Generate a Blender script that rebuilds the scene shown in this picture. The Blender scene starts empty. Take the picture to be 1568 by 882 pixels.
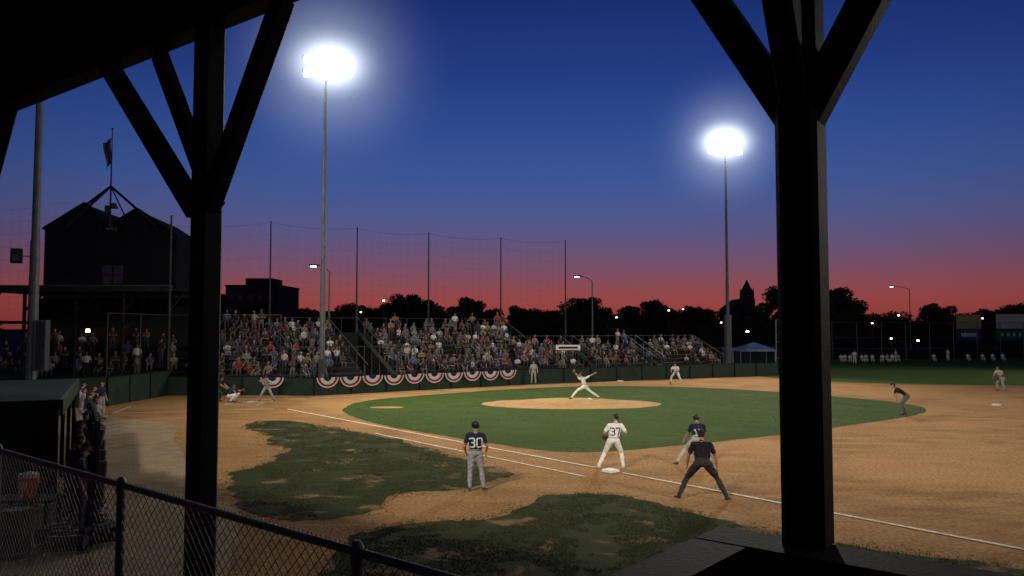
import bpy, bmesh, math, random
import numpy as np
from mathutils import Vector, Matrix, noise
from mathutils.bvhtree import BVHTree
random.seed(7); rng=np.random.default_rng(7)
scene=bpy.context.scene
COL=scene.collection
def lin(c):
    return tuple(((v/255)/12.92 if v/255<=.04045 else ((v/255+.055)/1.055)**2.4) for v in c)+(1,)
# ------------------------------------------------------------ materials
def mat(name,col,rough=.7,var=0.0,scale=5.0,bump=0.0,bscale=40.0,spec=.3,metal=0.0,col2=None,detail=5):
    m=bpy.data.materials.new(name); m.use_nodes=True
    nt=m.node_tree; b=nt.nodes['Principled BSDF']
    b.inputs['Roughness'].default_value=rough
    b.inputs['Specular IOR Level'].default_value=spec
    b.inputs['Metallic'].default_value=metal
    c=tuple(col)[:3]+(1,)
    b.inputs['Base Color'].default_value=c
    tc=nt.nodes.new('ShaderNodeTexCoord')
    if var>0 or col2:
        n=nt.nodes.new('ShaderNodeTexNoise'); n.inputs['Scale'].default_value=scale; n.inputs['Detail'].default_value=detail
        nt.links.new(tc.outputs['Object'],n.inputs['Vector'])
        r=nt.nodes.new('ShaderNodeValToRGB')
        r.color_ramp.elements[0].position=.3; r.color_ramp.elements[1].position=.7
        r.color_ramp.elements[0].color=tuple(v*(1-var) for v in c[:3])+(1,)
        r.color_ramp.elements[1].color=(tuple(col2)[:3]+(1,)) if col2 else tuple(min(1,v*(1+var)) for v in c[:3])+(1,)
        nt.links.new(n.outputs['Fac'],r.inputs['Fac']); nt.links.new(r.outputs['Color'],b.inputs['Base Color'])
    if bump>0:
        n2=nt.nodes.new('ShaderNodeTexNoise'); n2.inputs['Scale'].default_value=bscale; n2.inputs['Detail'].default_value=6
        nt.links.new(tc.outputs['Object'],n2.inputs['Vector'])
        bp=nt.nodes.new('ShaderNodeBump'); bp.inputs['Strength'].default_value=bump; bp.inputs['Distance'].default_value=.02
        nt.links.new(n2.outputs['Fac'],bp.inputs['Height']); nt.links.new(bp.outputs['Normal'],b.inputs['Normal'])
    return m
def emat(name,col,s):
    m=bpy.data.materials.new(name); m.use_nodes=True; nt=m.node_tree
    b=nt.nodes['Principled BSDF']; b.inputs['Base Color'].default_value=(.8,.8,.8,1)
    b.inputs['Emission Color'].default_value=tuple(col)[:3]+(1,); b.inputs['Emission Strength'].default_value=s
    return m
# layered ground material: large patches + medium mottling + fine grain
def ground_mat(name,a,b_,c_,s1,s2,s3,bump,mask=None,stretch=None,grain=(.68,1.25)):
    m=bpy.data.materials.new(name); m.use_nodes=True; nt=m.node_tree; L=nt.links
    bs=nt.nodes['Principled BSDF']; bs.inputs['Roughness'].default_value=.95; bs.inputs['Specular IOR Level'].default_value=.1
    tc=nt.nodes.new('ShaderNodeTexCoord')
    src=tc.outputs['Object']
    def nz(s,d=6,dist=0,vec=None):
        n=nt.nodes.new('ShaderNodeTexNoise'); n.inputs['Scale'].default_value=s; n.inputs['Detail'].default_value=d
        n.inputs['Distortion'].default_value=dist
        L.new(vec or src,n.inputs['Vector']); return n
    def rp(n,p0,p1):
        r=nt.nodes.new('ShaderNodeMapRange'); r.inputs['From Min'].default_value=p0; r.inputs['From Max'].default_value=p1
        L.new(n.outputs['Fac'],r.inputs['Value']); return r
    def mx(f,ca,cb):
        x=nt.nodes.new('ShaderNodeMix'); x.data_type='RGBA'
        L.new(f,x.inputs['Factor'])
        for s,v in ((6,ca),(7,cb)):
            if isinstance(v,tuple): x.inputs[s].default_value=v[:3]+(1,)
            else: L.new(v,x.inputs[s])
        return x.outputs[2]
    n1=nz(s1,5,1.0); n3=nz(s3,3)
    if stretch:
        mp=nt.nodes.new('ShaderNodeMapping'); mp.inputs['Rotation'].default_value=(0,0,stretch[0]); mp.inputs['Scale'].default_value=(stretch[1],1,1)
        L.new(src,mp.inputs['Vector']); n2=nz(s2,6,.3,mp.outputs[0])
    else: n2=nz(s2,6)
    col=mx(rp(n1,.38,.62).outputs[0],a,b_)
    col=mx(rp(n2,.4,.75).outputs[0],col,c_)
    x=nt.nodes.new('ShaderNodeMix'); x.data_type='RGBA'; x.blend_type='MULTIPLY'; x.inputs['Factor'].default_value=1
    g=nt.nodes.new('ShaderNodeMapRange'); g.inputs['From Min'].default_value=.3; g.inputs['From Max'].default_value=.7
    g.inputs['To Min'].default_value=grain[0]; g.inputs['To Max'].default_value=grain[1]
    L.new(n3.outputs['Fac'],g.inputs['Value']); L.new(col,x.inputs[6]); L.new(g.outputs[0],x.inputs[7])
    out=x.outputs[2]
    if mask:
        mn=nz(mask[0],6,.8); out=mx(rp(mn,mask[1],mask[1]+.09).outputs[0],out,mask[2])
    L.new(out,bs.inputs['Base Color'])
    ad=nt.nodes.new('ShaderNodeMath'); ad.operation='ADD'
    L.new(n2.outputs['Fac'],ad.inputs[0]); L.new(n3.outputs['Fac'],ad.inputs[1])
    bp=nt.nodes.new('ShaderNodeBump'); bp.inputs['Strength'].default_value=bump; bp.inputs['Distance'].default_value=.06
    L.new(ad.outputs[0],bp.inputs['Height']); L.new(bp.outputs['Normal'],bs.inputs['Normal'])
    return m
M=dict(
 dirt=ground_mat('infield_dirt_mat',(.345,.188,.075),(.225,.118,.046),(.38,.215,.092),.16,1.3,11,.7,stretch=(.9,.4),grain=(.6,1.3)),
 pale=ground_mat('pale_dirt_mat',(.31,.23,.14),(.22,.16,.095),(.35,.27,.17),.3,2.0,18,.5),
 mound=ground_mat('mound_clay_mat',(.39,.23,.10),(.33,.19,.08),(.43,.27,.125),.4,2.5,16,.4),
 grass=ground_mat('infield_grass_mat',(.042,.076,.015),(.055,.092,.018),(.035,.062,.013),.3,2.2,30,.8,stretch=(.7,.3),grain=(.7,1.25)),
 ograss=ground_mat('outfield_grass_mat',(.056,.095,.02),(.068,.108,.023),(.048,.08,.018),.08,1.5,18,.6,stretch=(.2,.3),grain=(.8,1.15)),
 fgrass=ground_mat('foul_grass_mat',(.031,.045,.015),(.040,.055,.018),(.062,.058,.03),.35,2.2,30,.7,mask=(.9,.575,(.22,.14,.065)),grain=(.7,1.25)),
 far=ground_mat('far_ground_mat',(.03,.035,.02),(.04,.04,.03),(.03,.03,.025),.02,.3,3,.3),
 chalk=ground_mat('chalk_mat',(.80,.76,.68),(.74,.68,.58),(.55,.42,.27),1.0,5,25,.3),
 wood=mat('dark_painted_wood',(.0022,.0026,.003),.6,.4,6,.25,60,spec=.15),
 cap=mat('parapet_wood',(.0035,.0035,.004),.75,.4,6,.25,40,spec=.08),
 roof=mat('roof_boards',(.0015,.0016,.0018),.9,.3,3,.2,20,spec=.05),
 galv=mat('galvanised_steel',(.10,.11,.12),.5,.2,3,spec=.5,metal=.3),
 dgalv=mat('dull_steel',(.04,.04,.045),.55,.2,8,spec=.4,metal=.3),
 wire=mat('fence_wire',(.045,.04,.036),.5,.2,8,spec=.35,metal=.3),
 net=mat('net_cord',(.02,.022,.025),.8,.2,8,spec=.1),
 green=mat('green_wall_paint',(.008,.024,.014),.6,.35,2,.2,10),
 dgreen=mat('dark_green_paint',(.004,.009,.007),.75,.3,2,spec=.15),
 black=mat('black_plastic',(.006,.006,.007),.5,.2,5),
 dark=mat('dark_siding',(.012,.014,.016),.85,.3,.6),
 brick=mat('dark_brick',(.045,.036,.032),.9,.3,.5),
 bench=mat('bleacher_plank',(.035,.033,.03),.7,.3,2),
 white=mat('white_paint',(.75,.74,.7),.6,.08,4),
 red=mat('bunting_red',(.26,.025,.03),.8,.15,3), blue=mat('bunting_blue',(.018,.026,.10),.8,.15,3), bwhite=mat('bunting_white',(.60,.58,.54),.8,.08,3),
 orange=mat('cooler_orange',(.6,.09,.01),.4,.1,5),
 bark=mat('bark',(.03,.025,.02),.9,.3,3), 
 leaf=mat('foliage',(.018,.026,.012),.8,.45,.35,col2=(.04,.048,.023)),
 glass=mat('window_glass',(.05,.06,.09),.15,spec=.6),
 lamp=emat('floodlight_glass',(1,.97,.88),80), slamp=emat('small_lamp_glass',(1,.93,.75),22), wlamp=emat('warm_lamp_glass',(1,.6,.25),9),
 byel=mat('banner_yellow',(.38,.31,.12),.7,.15,.8), bblu=mat('banner_blue',(.03,.05,.16),.7,.3,.6), bgrn=mat('banner_green',(.04,.12,.08),.7,.3,.6),
 tentm=mat('tent_fabric',(.20,.34,.62),.8,.2,.7), tentv=mat('tent_valance',(.3,.42,.62),.8,.2,.7),
)
# ------------------------------------------------------------ mesh builder
class MB:
    def __init__(s): s.v=[];s.f=[];s.m=[];s.mats=[]
    def mi(s,k):
        if k not in s.mats: s.mats.append(k)
        return s.mats.index(k)
    def add(s,vs,fs,k):
        o=len(s.v); s.v+= [tuple(p) for p in vs]; i=s.mi(k)
        for f in fs: s.f.append(tuple(a+o for a in f)); s.m.append(i)
    def box(s,c,size,k,rz=0.0,R=None):
        x,y,z=[a/2 for a in size]; R=R or Matrix.Rotation(rz,3,'Z'); c=Vector(c)
        vs=[c+R@Vector((a*x,b*y,d*z)) for d in(-1,1) for b in(-1,1) for a in(-1,1)]
        s.add(vs,[(0,2,3,1),(4,5,7,6),(0,1,5,4),(2,6,7,3),(0,4,6,2),(1,3,7,5)],k)
    def beam(s,p0,p1,w,h,k,bev=.12):
        # chamfered timber between two points (octagonal section)
        p0=Vector(p0);p1=Vector(p1);d=(p1-p0).normalized()
        up=Vector((0,0,1)) if abs(d.z)<.95 else Vector((.8,-.6,0))
        a=d.cross(up).normalized(); b=a.cross(d).normalized()
        w/=2;h/=2;c=bev*min(w,h)*2*.5
        pr=[(w,h-c),(w-c,h),(-w+c,h),(-w,h-c),(-w,-h+c),(-w+c,-h),(w-c,-h),(w,-h+c)]
        vs=[p+a*x+b*y for p in(p0,p1) for x,y in pr]
        fs=[(i,(i+1)%8,(i+1)%8+8,i+8) for i in range(8)]+[tuple(range(7,-1,-1)),tuple(range(8,16))]
        s.add(vs,fs,k)
    def cyl(s,p0,p1,r0,r1,k,n=10,caps=True):
        p0=Vector(p0);p1=Vector(p1);d=(p1-p0).normalized()
        up=Vector((0,0,1)) if abs(d.z)<.95 else Vector((1,0,0))
        a=d.cross(up).normalized(); b=a.cross(d)
        vs=[p+a*(r*math.cos(t*2*math.pi/n))+b*(r*math.sin(t*2*math.pi/n)) for p,r in((p0,r0),(p1,r1)) for t in range(n)]
        fs=[(i,(i+1)%n,(i+1)%n+n,i+n) for i in range(n)]
        if caps: fs+=[tuple(range(n-1,-1,-1)),tuple(range(n,2*n))]
        s.add(vs,fs,k)
    def obj(s,name,smooth=False,parent=None,loc=(0,0,0)):
        me=bpy.data.meshes.new(name); me.from_pydata(s.v,[],s.f)
        for k in s.mats: me.materials.append(M[k])
        me.polygons.foreach_set('material_index',s.m)
        bm=bmesh.new(); bm.from_mesh(me); bmesh.ops.recalc_face_normals(bm,faces=bm.faces); bm.to_mesh(me); bm.free()
        if smooth: me.shade_smooth()
        o=bpy.data.objects.new(name,me); COL.objects.link(o); o.location=loc
        if parent: o.parent=parent
        return o
def empty(name,loc=(0,0,0)):
    e=bpy.data.objects.new(name,None); COL.objects.link(e); e.location=loc; return e
# ------------------------------------------------------------ ground sheets
def ragged(poly,step=.35,amp=.15,seed=0):
    out=[];n=len(poly)
    for i in range(n):
        a=Vector(poly[i]+(0,));b=Vector(poly[(i+1)%n]+(0,));L=(b-a).length;k=max(1,int(L/step))
        for j in range(k):
            p=a.lerp(b,j/k)
            q=p+Vector((noise.noise(p*.9+Vector((seed,0,0))),noise.noise(p*.9+Vector((0,seed+5,3))),0))*amp*2+Vector((noise.noise(p*5+Vector((seed,9,0))),noise.noise(p*5+Vector((3,seed,3))),0))*amp
            out.append((q.x,q.y))
    return out
def smoothpoly(p,it=2):
    for _ in range(it):
        q=[]
        for i in range(len(p)):
            a=p[i];b=p[(i+1)%len(p)]
            q+=[(a[0]*.75+b[0]*.25,a[1]*.75+b[1]*.25),(a[0]*.25+b[0]*.75,a[1]*.25+b[1]*.75)]
        p=q
    return p
def sheet(name,poly,z,k):
    bm=bmesh.new(); vs=[bm.verts.new((x,y,z)) for x,y in poly]
    f=bm.faces.new(vs); f.normal_update()
    if f.normal.z<0: f.normal_flip()
    bmesh.ops.triangulate(bm,faces=[f],ngon_method='BEAUTY')
    me=bpy.data.meshes.new(name); bm.to_mesh(me); bm.free(); me.materials.append(M[k])
    o=bpy.data.objects.new(name,me); COL.objects.link(o); return o
sheet('ground',[(-1500,-300),(1500,-300),(1500,2500),(-1500,2500)],-.004,'far')
WALL=[(-26.5,39.6),(-21.8,42.3),(-21.5,49.2),(-14.5,49.2),(-12.3,48.8),(1.76,59.0),(23.4,69.6),(42.0,103.0),(70,107.5),(120,104)]
sheet('infield_dirt',WALL+[(120,-20),(-30,-20)],0.0,'dirt')
sheet('dirt_path',ragged(smoothpoly([(-22,40.5),(-18.7,36.9),(-14.3,34.6),(-13.2,30.5),(-9.6,24.0),(-6.4,18.6),(-5.3,15.5),(-4.2,10),(-4,2),(-22,2),(-30,38)],2),.5,.12,3),.004,'pale')
infield=[(-8.67,39.69),(-8.95,43.4),(-8.18,46.15),(-5.82,48.8),(-2.75,51.77),(0.72,54.55),(5.48,56.99),(10.09,56.6),(14.29,54.8),(17.42,51.77),(19.67,48.34),(21.44,45.74),(21.95,43.04),(21.39,40.32),(19.19,37.64),(15.84,35.06),(13.5,33.24),(10.35,30.84),(7.64,29.25),(5.45,27.98),(3.94,27.09),(2.55,26.67),(1.25,26.95),(-0.56,28.44),(-3.81,31.99),(-6.54,35.3)]
infield=smoothpoly(infield,2)
sheet('infield_grass',ragged(infield,.3,.05,1),.008,'grass')
sheet('outfield_grass',smoothpoly([(21,70.5),(22.5,64),(25.5,60.3),(31,58.4),(38,57.2),(46,54),(60,48),(118,40),(118,103),(70,106.5),(42.5,102),(23.9,70.2)],1),.008,'ograss')
foul1=[(-11.24,33.24),(-11.6,35.5),(-10.26,36.05),(-7.16,32.8),(-4.55,29.95),(-1.78,25.75),(-.47,23.6),(.07,22.55),(-.77,21.25),(-1.59,20.6),(-2.42,20.4),(-2.94,19.43),(-3.33,18.07),(-4.05,17.35),(-4.85,17.2),(-5.75,17.76),(-6.83,19.8),(-8.1,22.36),(-7.69,24.25),(-7.5,27.05),(-9.0,29.0),(-9.6,31.3)]
foul2=[(1.61,20.4),(2.71,19.8),(3.68,18.93),(4.5,17.35),(6.32,15.53),(7.44,14.74),(8.91,13.9),(12,11.6),(14,8),(12,4),(-3,4),(-3.4,10),(-3.14,13.5),(-3.28,15.17),(-3.06,16.63),(-1.89,17.2),(-.63,17.3),(.09,18.07),(.58,19.43)]
f1=smoothpoly(foul1,1); f2=smoothpoly(foul2,1)
sheet('foul_territory_grass',ragged(f1,.2,.22,11),.008,'fgrass')
sheet('foul_territory_grass',ragged(f2,.2,.16,17),.008,'fgrass')
# grass tufts
def inpoly(P,poly):
    x,y=P[:,0],P[:,1]; c=np.zeros(len(P),bool); n=len(poly)
    for i in range(n):
        x0,y0=poly[i];x1,y1=poly[(i+1)%n]
        if y0==y1: continue
        cond=((y0>y)!=(y1>y))&(x<(x1-x0)*(y-y0)/(y1-y0)+x0); c^=cond
    return c
def tufts(name,poly,dens,h,k,blades=4,jit=.12,ylo=None):
    P=np.array(poly); lo=P.min(0);hi=P.max(0)
    if ylo: lo[1]=max(lo[1],ylo)
    n=int((hi-lo).prod()*dens); Q=rng.uniform(lo,hi,(n,2)); 
    Q=Q[inpoly(Q+rng.normal(0,jit,(n,2)),poly)]
    keep=np.array([noise.noise(Vector((a*.9,b*.9,4)))+.5*noise.noise(Vector((a*3,b*3,1)))<.18 for a,b in Q]); Q=Q[keep]
    n=len(Q)*blades; B=np.repeat(Q,blades,0)+rng.normal(0,.03,(n,2))
    ang=rng.uniform(0,math.pi,n); w=rng.uniform(.004,.009,n); hh=h*rng.uniform(.5,1.3,n)
    V=np.zeros((n,3,3)); dx=np.cos(ang)*w; dy=np.sin(ang)*w
    V[:,0,0]=B[:,0]-dx;V[:,0,1]=B[:,1]-dy;V[:,1,0]=B[:,0]+dx;V[:,1,1]=B[:,1]+dy
    V[:,2,0]=B[:,0]+rng.normal(0,.018,n);V[:,2,1]=B[:,1]+rng.normal(0,.018,n);V[:,2,2]=hh
    V[:,:,2]+=.006
    me=bpy.data.meshes.new(name); me.vertices.add(3*n); me.vertices.foreach_set('co',V.reshape(-1))
    me.loops.add(3*n); me.loops.foreach_set('vertex_index',np.arange(3*n,dtype=np.int32))
    me.polygons.add(n); me.polygons.foreach_set('loop_start',np.arange(0,3*n,3,dtype=np.int32)); me.update(); me.validate()
    me.materials.append(M[k]); o=bpy.data.objects.new(name,me); COL.objects.link(o); return o
M['blade']=mat('grass_blades',(.036,.052,.016),.7,.35,.8,col2=(.062,.072,.028))
tufts('grass_tufts',f1,260,.032,'blade',jit=.27)
tufts('grass_tufts',f2,360,.032,'blade',ylo=11.5,jit=.27)
tufts('grass_tufts',infield,28,.03,'blade',blades=3,jit=.05)
# mound
def mound(name,cx,cy,rx,ry,h,k,top=.25,z0=0.012):
    vs=[];fs=[];R=14;S=64
    for i in range(R+1):
        t=i/R
        for j in range(S):
            a=j*2*math.pi/S; e=1+.03*noise.noise(Vector((math.cos(a)*3,math.sin(a)*3,cx)))
            x=cx+rx*t*e*math.cos(a);y=cy+ry*t*e*math.sin(a)
            z=z0+h*(0.5+0.5*math.cos(math.pi*min(1,max(0,(t-top)/(1-top)))))
            vs.append((x,y,z))
    for i in range(1,R):
        for j in range(S):
            fs.append((i*S+j,i*S+(j+1)%S,(i+1)*S+(j+1)%S,(i+1)*S+j))
    fs.append(tuple(S+j for j in range(S)))
    b=MB(); b.add(vs,fs,k); return b.obj(name,smooth=True)
mound('pitchers_mound',3.3,43.6,5.0,2.9,.25,'mound')
b=MB(); b.box((4.3,43.6,.285),(.15,.61,.03),'white'); b.obj('pitching_rubber')
mound('grass_bare_patch',-6.6,41.6,.9,.45,.01,'mound')
# chalk lines
def strip(b,p,q,w,z):
    p=Vector(p+(z,));q=Vector(q+(z,));d=(q-p).normalized();n=Vector((-d.y,d.x,0))*w/2
    L=(q-p).length;k=max(2,int(L/.25));vs=[];
    for i in range(k+1):
        c=p.lerp(q,i/k); j=1+.35*noise.noise(c*3); o=n*.35*noise.noise(c*.7)
        vs+=[c+n*j+o,c-n*j+o]
    b.add(vs,[(2*i,2*i+1,2*i+3,2*i+2) for i in range(k)],'chalk')
b=MB()
home=Vector((-14.72,44.54))
strip(b,(-11.6,40.75),(2.45,23.82),.12,.0165); strip(b,(3.2,22.92),(22,.24),.12,.0165)
strip(b,(-5.43,31.41),(2.05,22.38),.10,.0165)
strip(b,(-13.0,46.1),(8.2,61.4),.09,.0165);strip(b,(8.9,62.0),(19.5,69.4),.09,.0165)
strip(b,(-19.6,38.7),(-12.3,40.9),.07,.0165); strip(b,(-19.6,38.7),(-20.3,42.0),.07,.0165)
for sx in(-1,1):
    ax=Vector((.995,-.045)); ay=Vector((.045,.995)); c=home+ay*sx*.95
    cs=[c+ax*u*.9+ay*v*.6 for u,v in((-1,-1),(1,-1),(1,1),(-1,1))]
    for i in range(4): strip(b,tuple(cs[i]),tuple(cs[(i+1)%4]),.07,.0165)
b.obj('chalk_lines')
def base(x,y):
    b=MB(); s=.19
    vs=[(a*s,c*s,0) for a,c in((-1,-1),(1,-1),(1,1),(-1,1))]+[(a*s*.9,c*s*.9,.07) for a,c in((-1,-1),(1,-1),(1,1),(-1,1))]
    b.add(vs,[(0,1,5,4),(1,2,6,5),(2,3,7,6),(3,0,4,7),(4,5,6,7)],'white')
    o=b.obj('base_bag',loc=(x,y,.01)); o.rotation_euler=(0,0,math.radians(40)); return o
base(2.88,23.12);base(26.22,42.68);base(8.51,61.84)
b=MB(); b.add([(-.2,-.2,0),(.05,-.2,0),(.22,0,0),(.05,.2,0),(-.2,.2,0)],[(0,1,2,3,4)],'white'); b.obj('home_plate',loc=(-14.72,44.54,.02))
# ------------------------------------------------------------ boundary wall + fences
def seg_iter(path,spacing):
    for (a,c) in zip(path[:-1],path[1:]):
        a=Vector(a+(0,));c=Vector(c+(0,));L=(c-a).length;k=max(1,round(L/spacing))
        for i in range(k): yield a.lerp(c,i/k),a.lerp(c,(i+1)/k)
b=MB()
HW=[1.55,1.5,1.15,1.1,1.08,1.1,1.3]
for i in range(6):
    a=Vector(WALL[i]+(0,));c=Vector(WALL[i+1]+(0,));h=HW[i];d=(c-a);ang=math.atan2(d.y,d.x);L=d.length
    k=max(1,round(L/2.4))
    for j in range(k):
        m=a.lerp(c,(j+.5)/k)
        b.box((m.x,m.y,h/2),(L/k-.012,.12,h),'green',ang)
        p=a.lerp(c,j/k); nn=Vector((d.y,-d.x,0)).normalized()
        b.box((p.x+nn.x*.075,p.y+nn.y*.075,h/2),(.09,.05,h-.03),'dgreen',ang)
    b.box(((a.x+c.x)/2,(a.y+c.y)/2,h+.03),(L+.02,.17,.06),'dgreen',ang)
b.obj('green_boundary_wall')
def fence(name,path,z0,z1,sp,k='dgalv',r=.03,rails=(1.0,),mesh=0.0,mr=.006,wk='wire'):
    b=MB()
    for p,q in seg_iter(path,sp):
        b.cyl((p.x,p.y,z0),(p.x,p.y,z1),r,r,k,6)
        for t in rails:
            z=z0+(z1-z0)*t; b.cyl((p.x,p.y,z),(q.x,q.y,z),r*.7,r*.7,k,6)
        if mesh>0:
            L=(q-p).length; H=z1-z0; d=(q-p)/L
            x=-H
            while x<L:
                for s in(0,1):
                    u0,v0,u1,v1=x,0,x+H,H
                    if u0<0: v0=-u0;u0=0
                    if u1>L: v1=H-(u1-L);u1=L
                    if s: A=p+d*(L-u0);B=p+d*(L-u1)
                    else: A=p+d*u0;B=p+d*u1
                    b.cyl((A.x,A.y,z0+v0),(B.x,B.y,z0+v1),mr,mr,wk,3,False)
                x+=mesh
    e=Vector(path[-1]+(0,)); b.cyl((e.x,e.y,z0),(e.x,e.y,z1),r,r,k,6)
    return b.obj(name)
fence('protective_fence',[WALL[3],WALL[4],WALL[5]],1.1,3.0,3.0,rails=(1.0,),mesh=.3,mr=.003)
fence('protective_fence',[WALL[5],WALL[6]],1.1,2.5,3.0,rails=(1.0,.0),mesh=.3,mr=.003)
fence('protective_fence',[WALL[1],WALL[2],WALL[3]],1.5,5.0,3.4,rails=(1.0,),mesh=.4,mr=.003)
fence('outfield_fence',[WALL[6],WALL[7],WALL[8],WALL[9]],0,4.9,3.4,k='galv',r=.05,rails=(1.0,.6,.3),mesh=.6,mr=.006)
b=MB()
for i in(6,7,8):
    a=Vector(WALL[i]+(0,));c=Vector(WALL[i+1]+(0,));d=c-a;nn=Vector((-d.y,d.x,0)).normalized()*.12;mm=(a+c)/2+nn
    b.box((mm.x,mm.y,.62),(d.length,.03,1.2),'dgreen',math.atan2(d.y,d.x))
b.obj('outfield_windscreen')
# ------------------------------------------------------------ bunting
bun=empty('bunting_row')
def bunting(p,ang,r,par):
    b=MB();N=48;rings=[.05,.34,.36,.66,.68,.86,.88,1.0];ks=['blue','blue','bwhite','bwhite','red','red','bwhite']
    vs=[]
    for ri,t in enumerate(rings):
        for j in range(N+1):
            a=math.pi*j/N
            pl=.035*t*(1 if j%2 else -1); rr=r*t*(1+(.02 if j%2 else 0))
            vs.append((rr*math.cos(a),-.03+pl-.05*t,-rr*math.sin(a)*.9))
    for ri in range(7):
        b.add(vs[ri*(N+1):(ri+2)*(N+1)],[(j,j+1,j+1+N+1,j+N+1) for j in range(N)],ks[ri])
    b.box((0,-.03,.01),(2*r,.03,.03),'blue')
    o=b.obj('bunting_fan',parent=par,loc=p); o.rotation_euler=(0,0,ang); return o
wa=Vector((-12.3,48.8,0));wb=Vector((1.76,59.0,0));wd=(wb-wa).normalized();wang=math.atan2(wd.y,wd.x);wn=Vector((wd.y,-wd.x,0))
for i in range(10):
    p=wa+wd*(.85+1.54*i)+wn*.12; bunting((p.x,p.y,1.12+random.uniform(-.03,.03)),wang,.72,bun)
bunting((-14.9,48.98,1.12),0,.72,bun)
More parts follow.
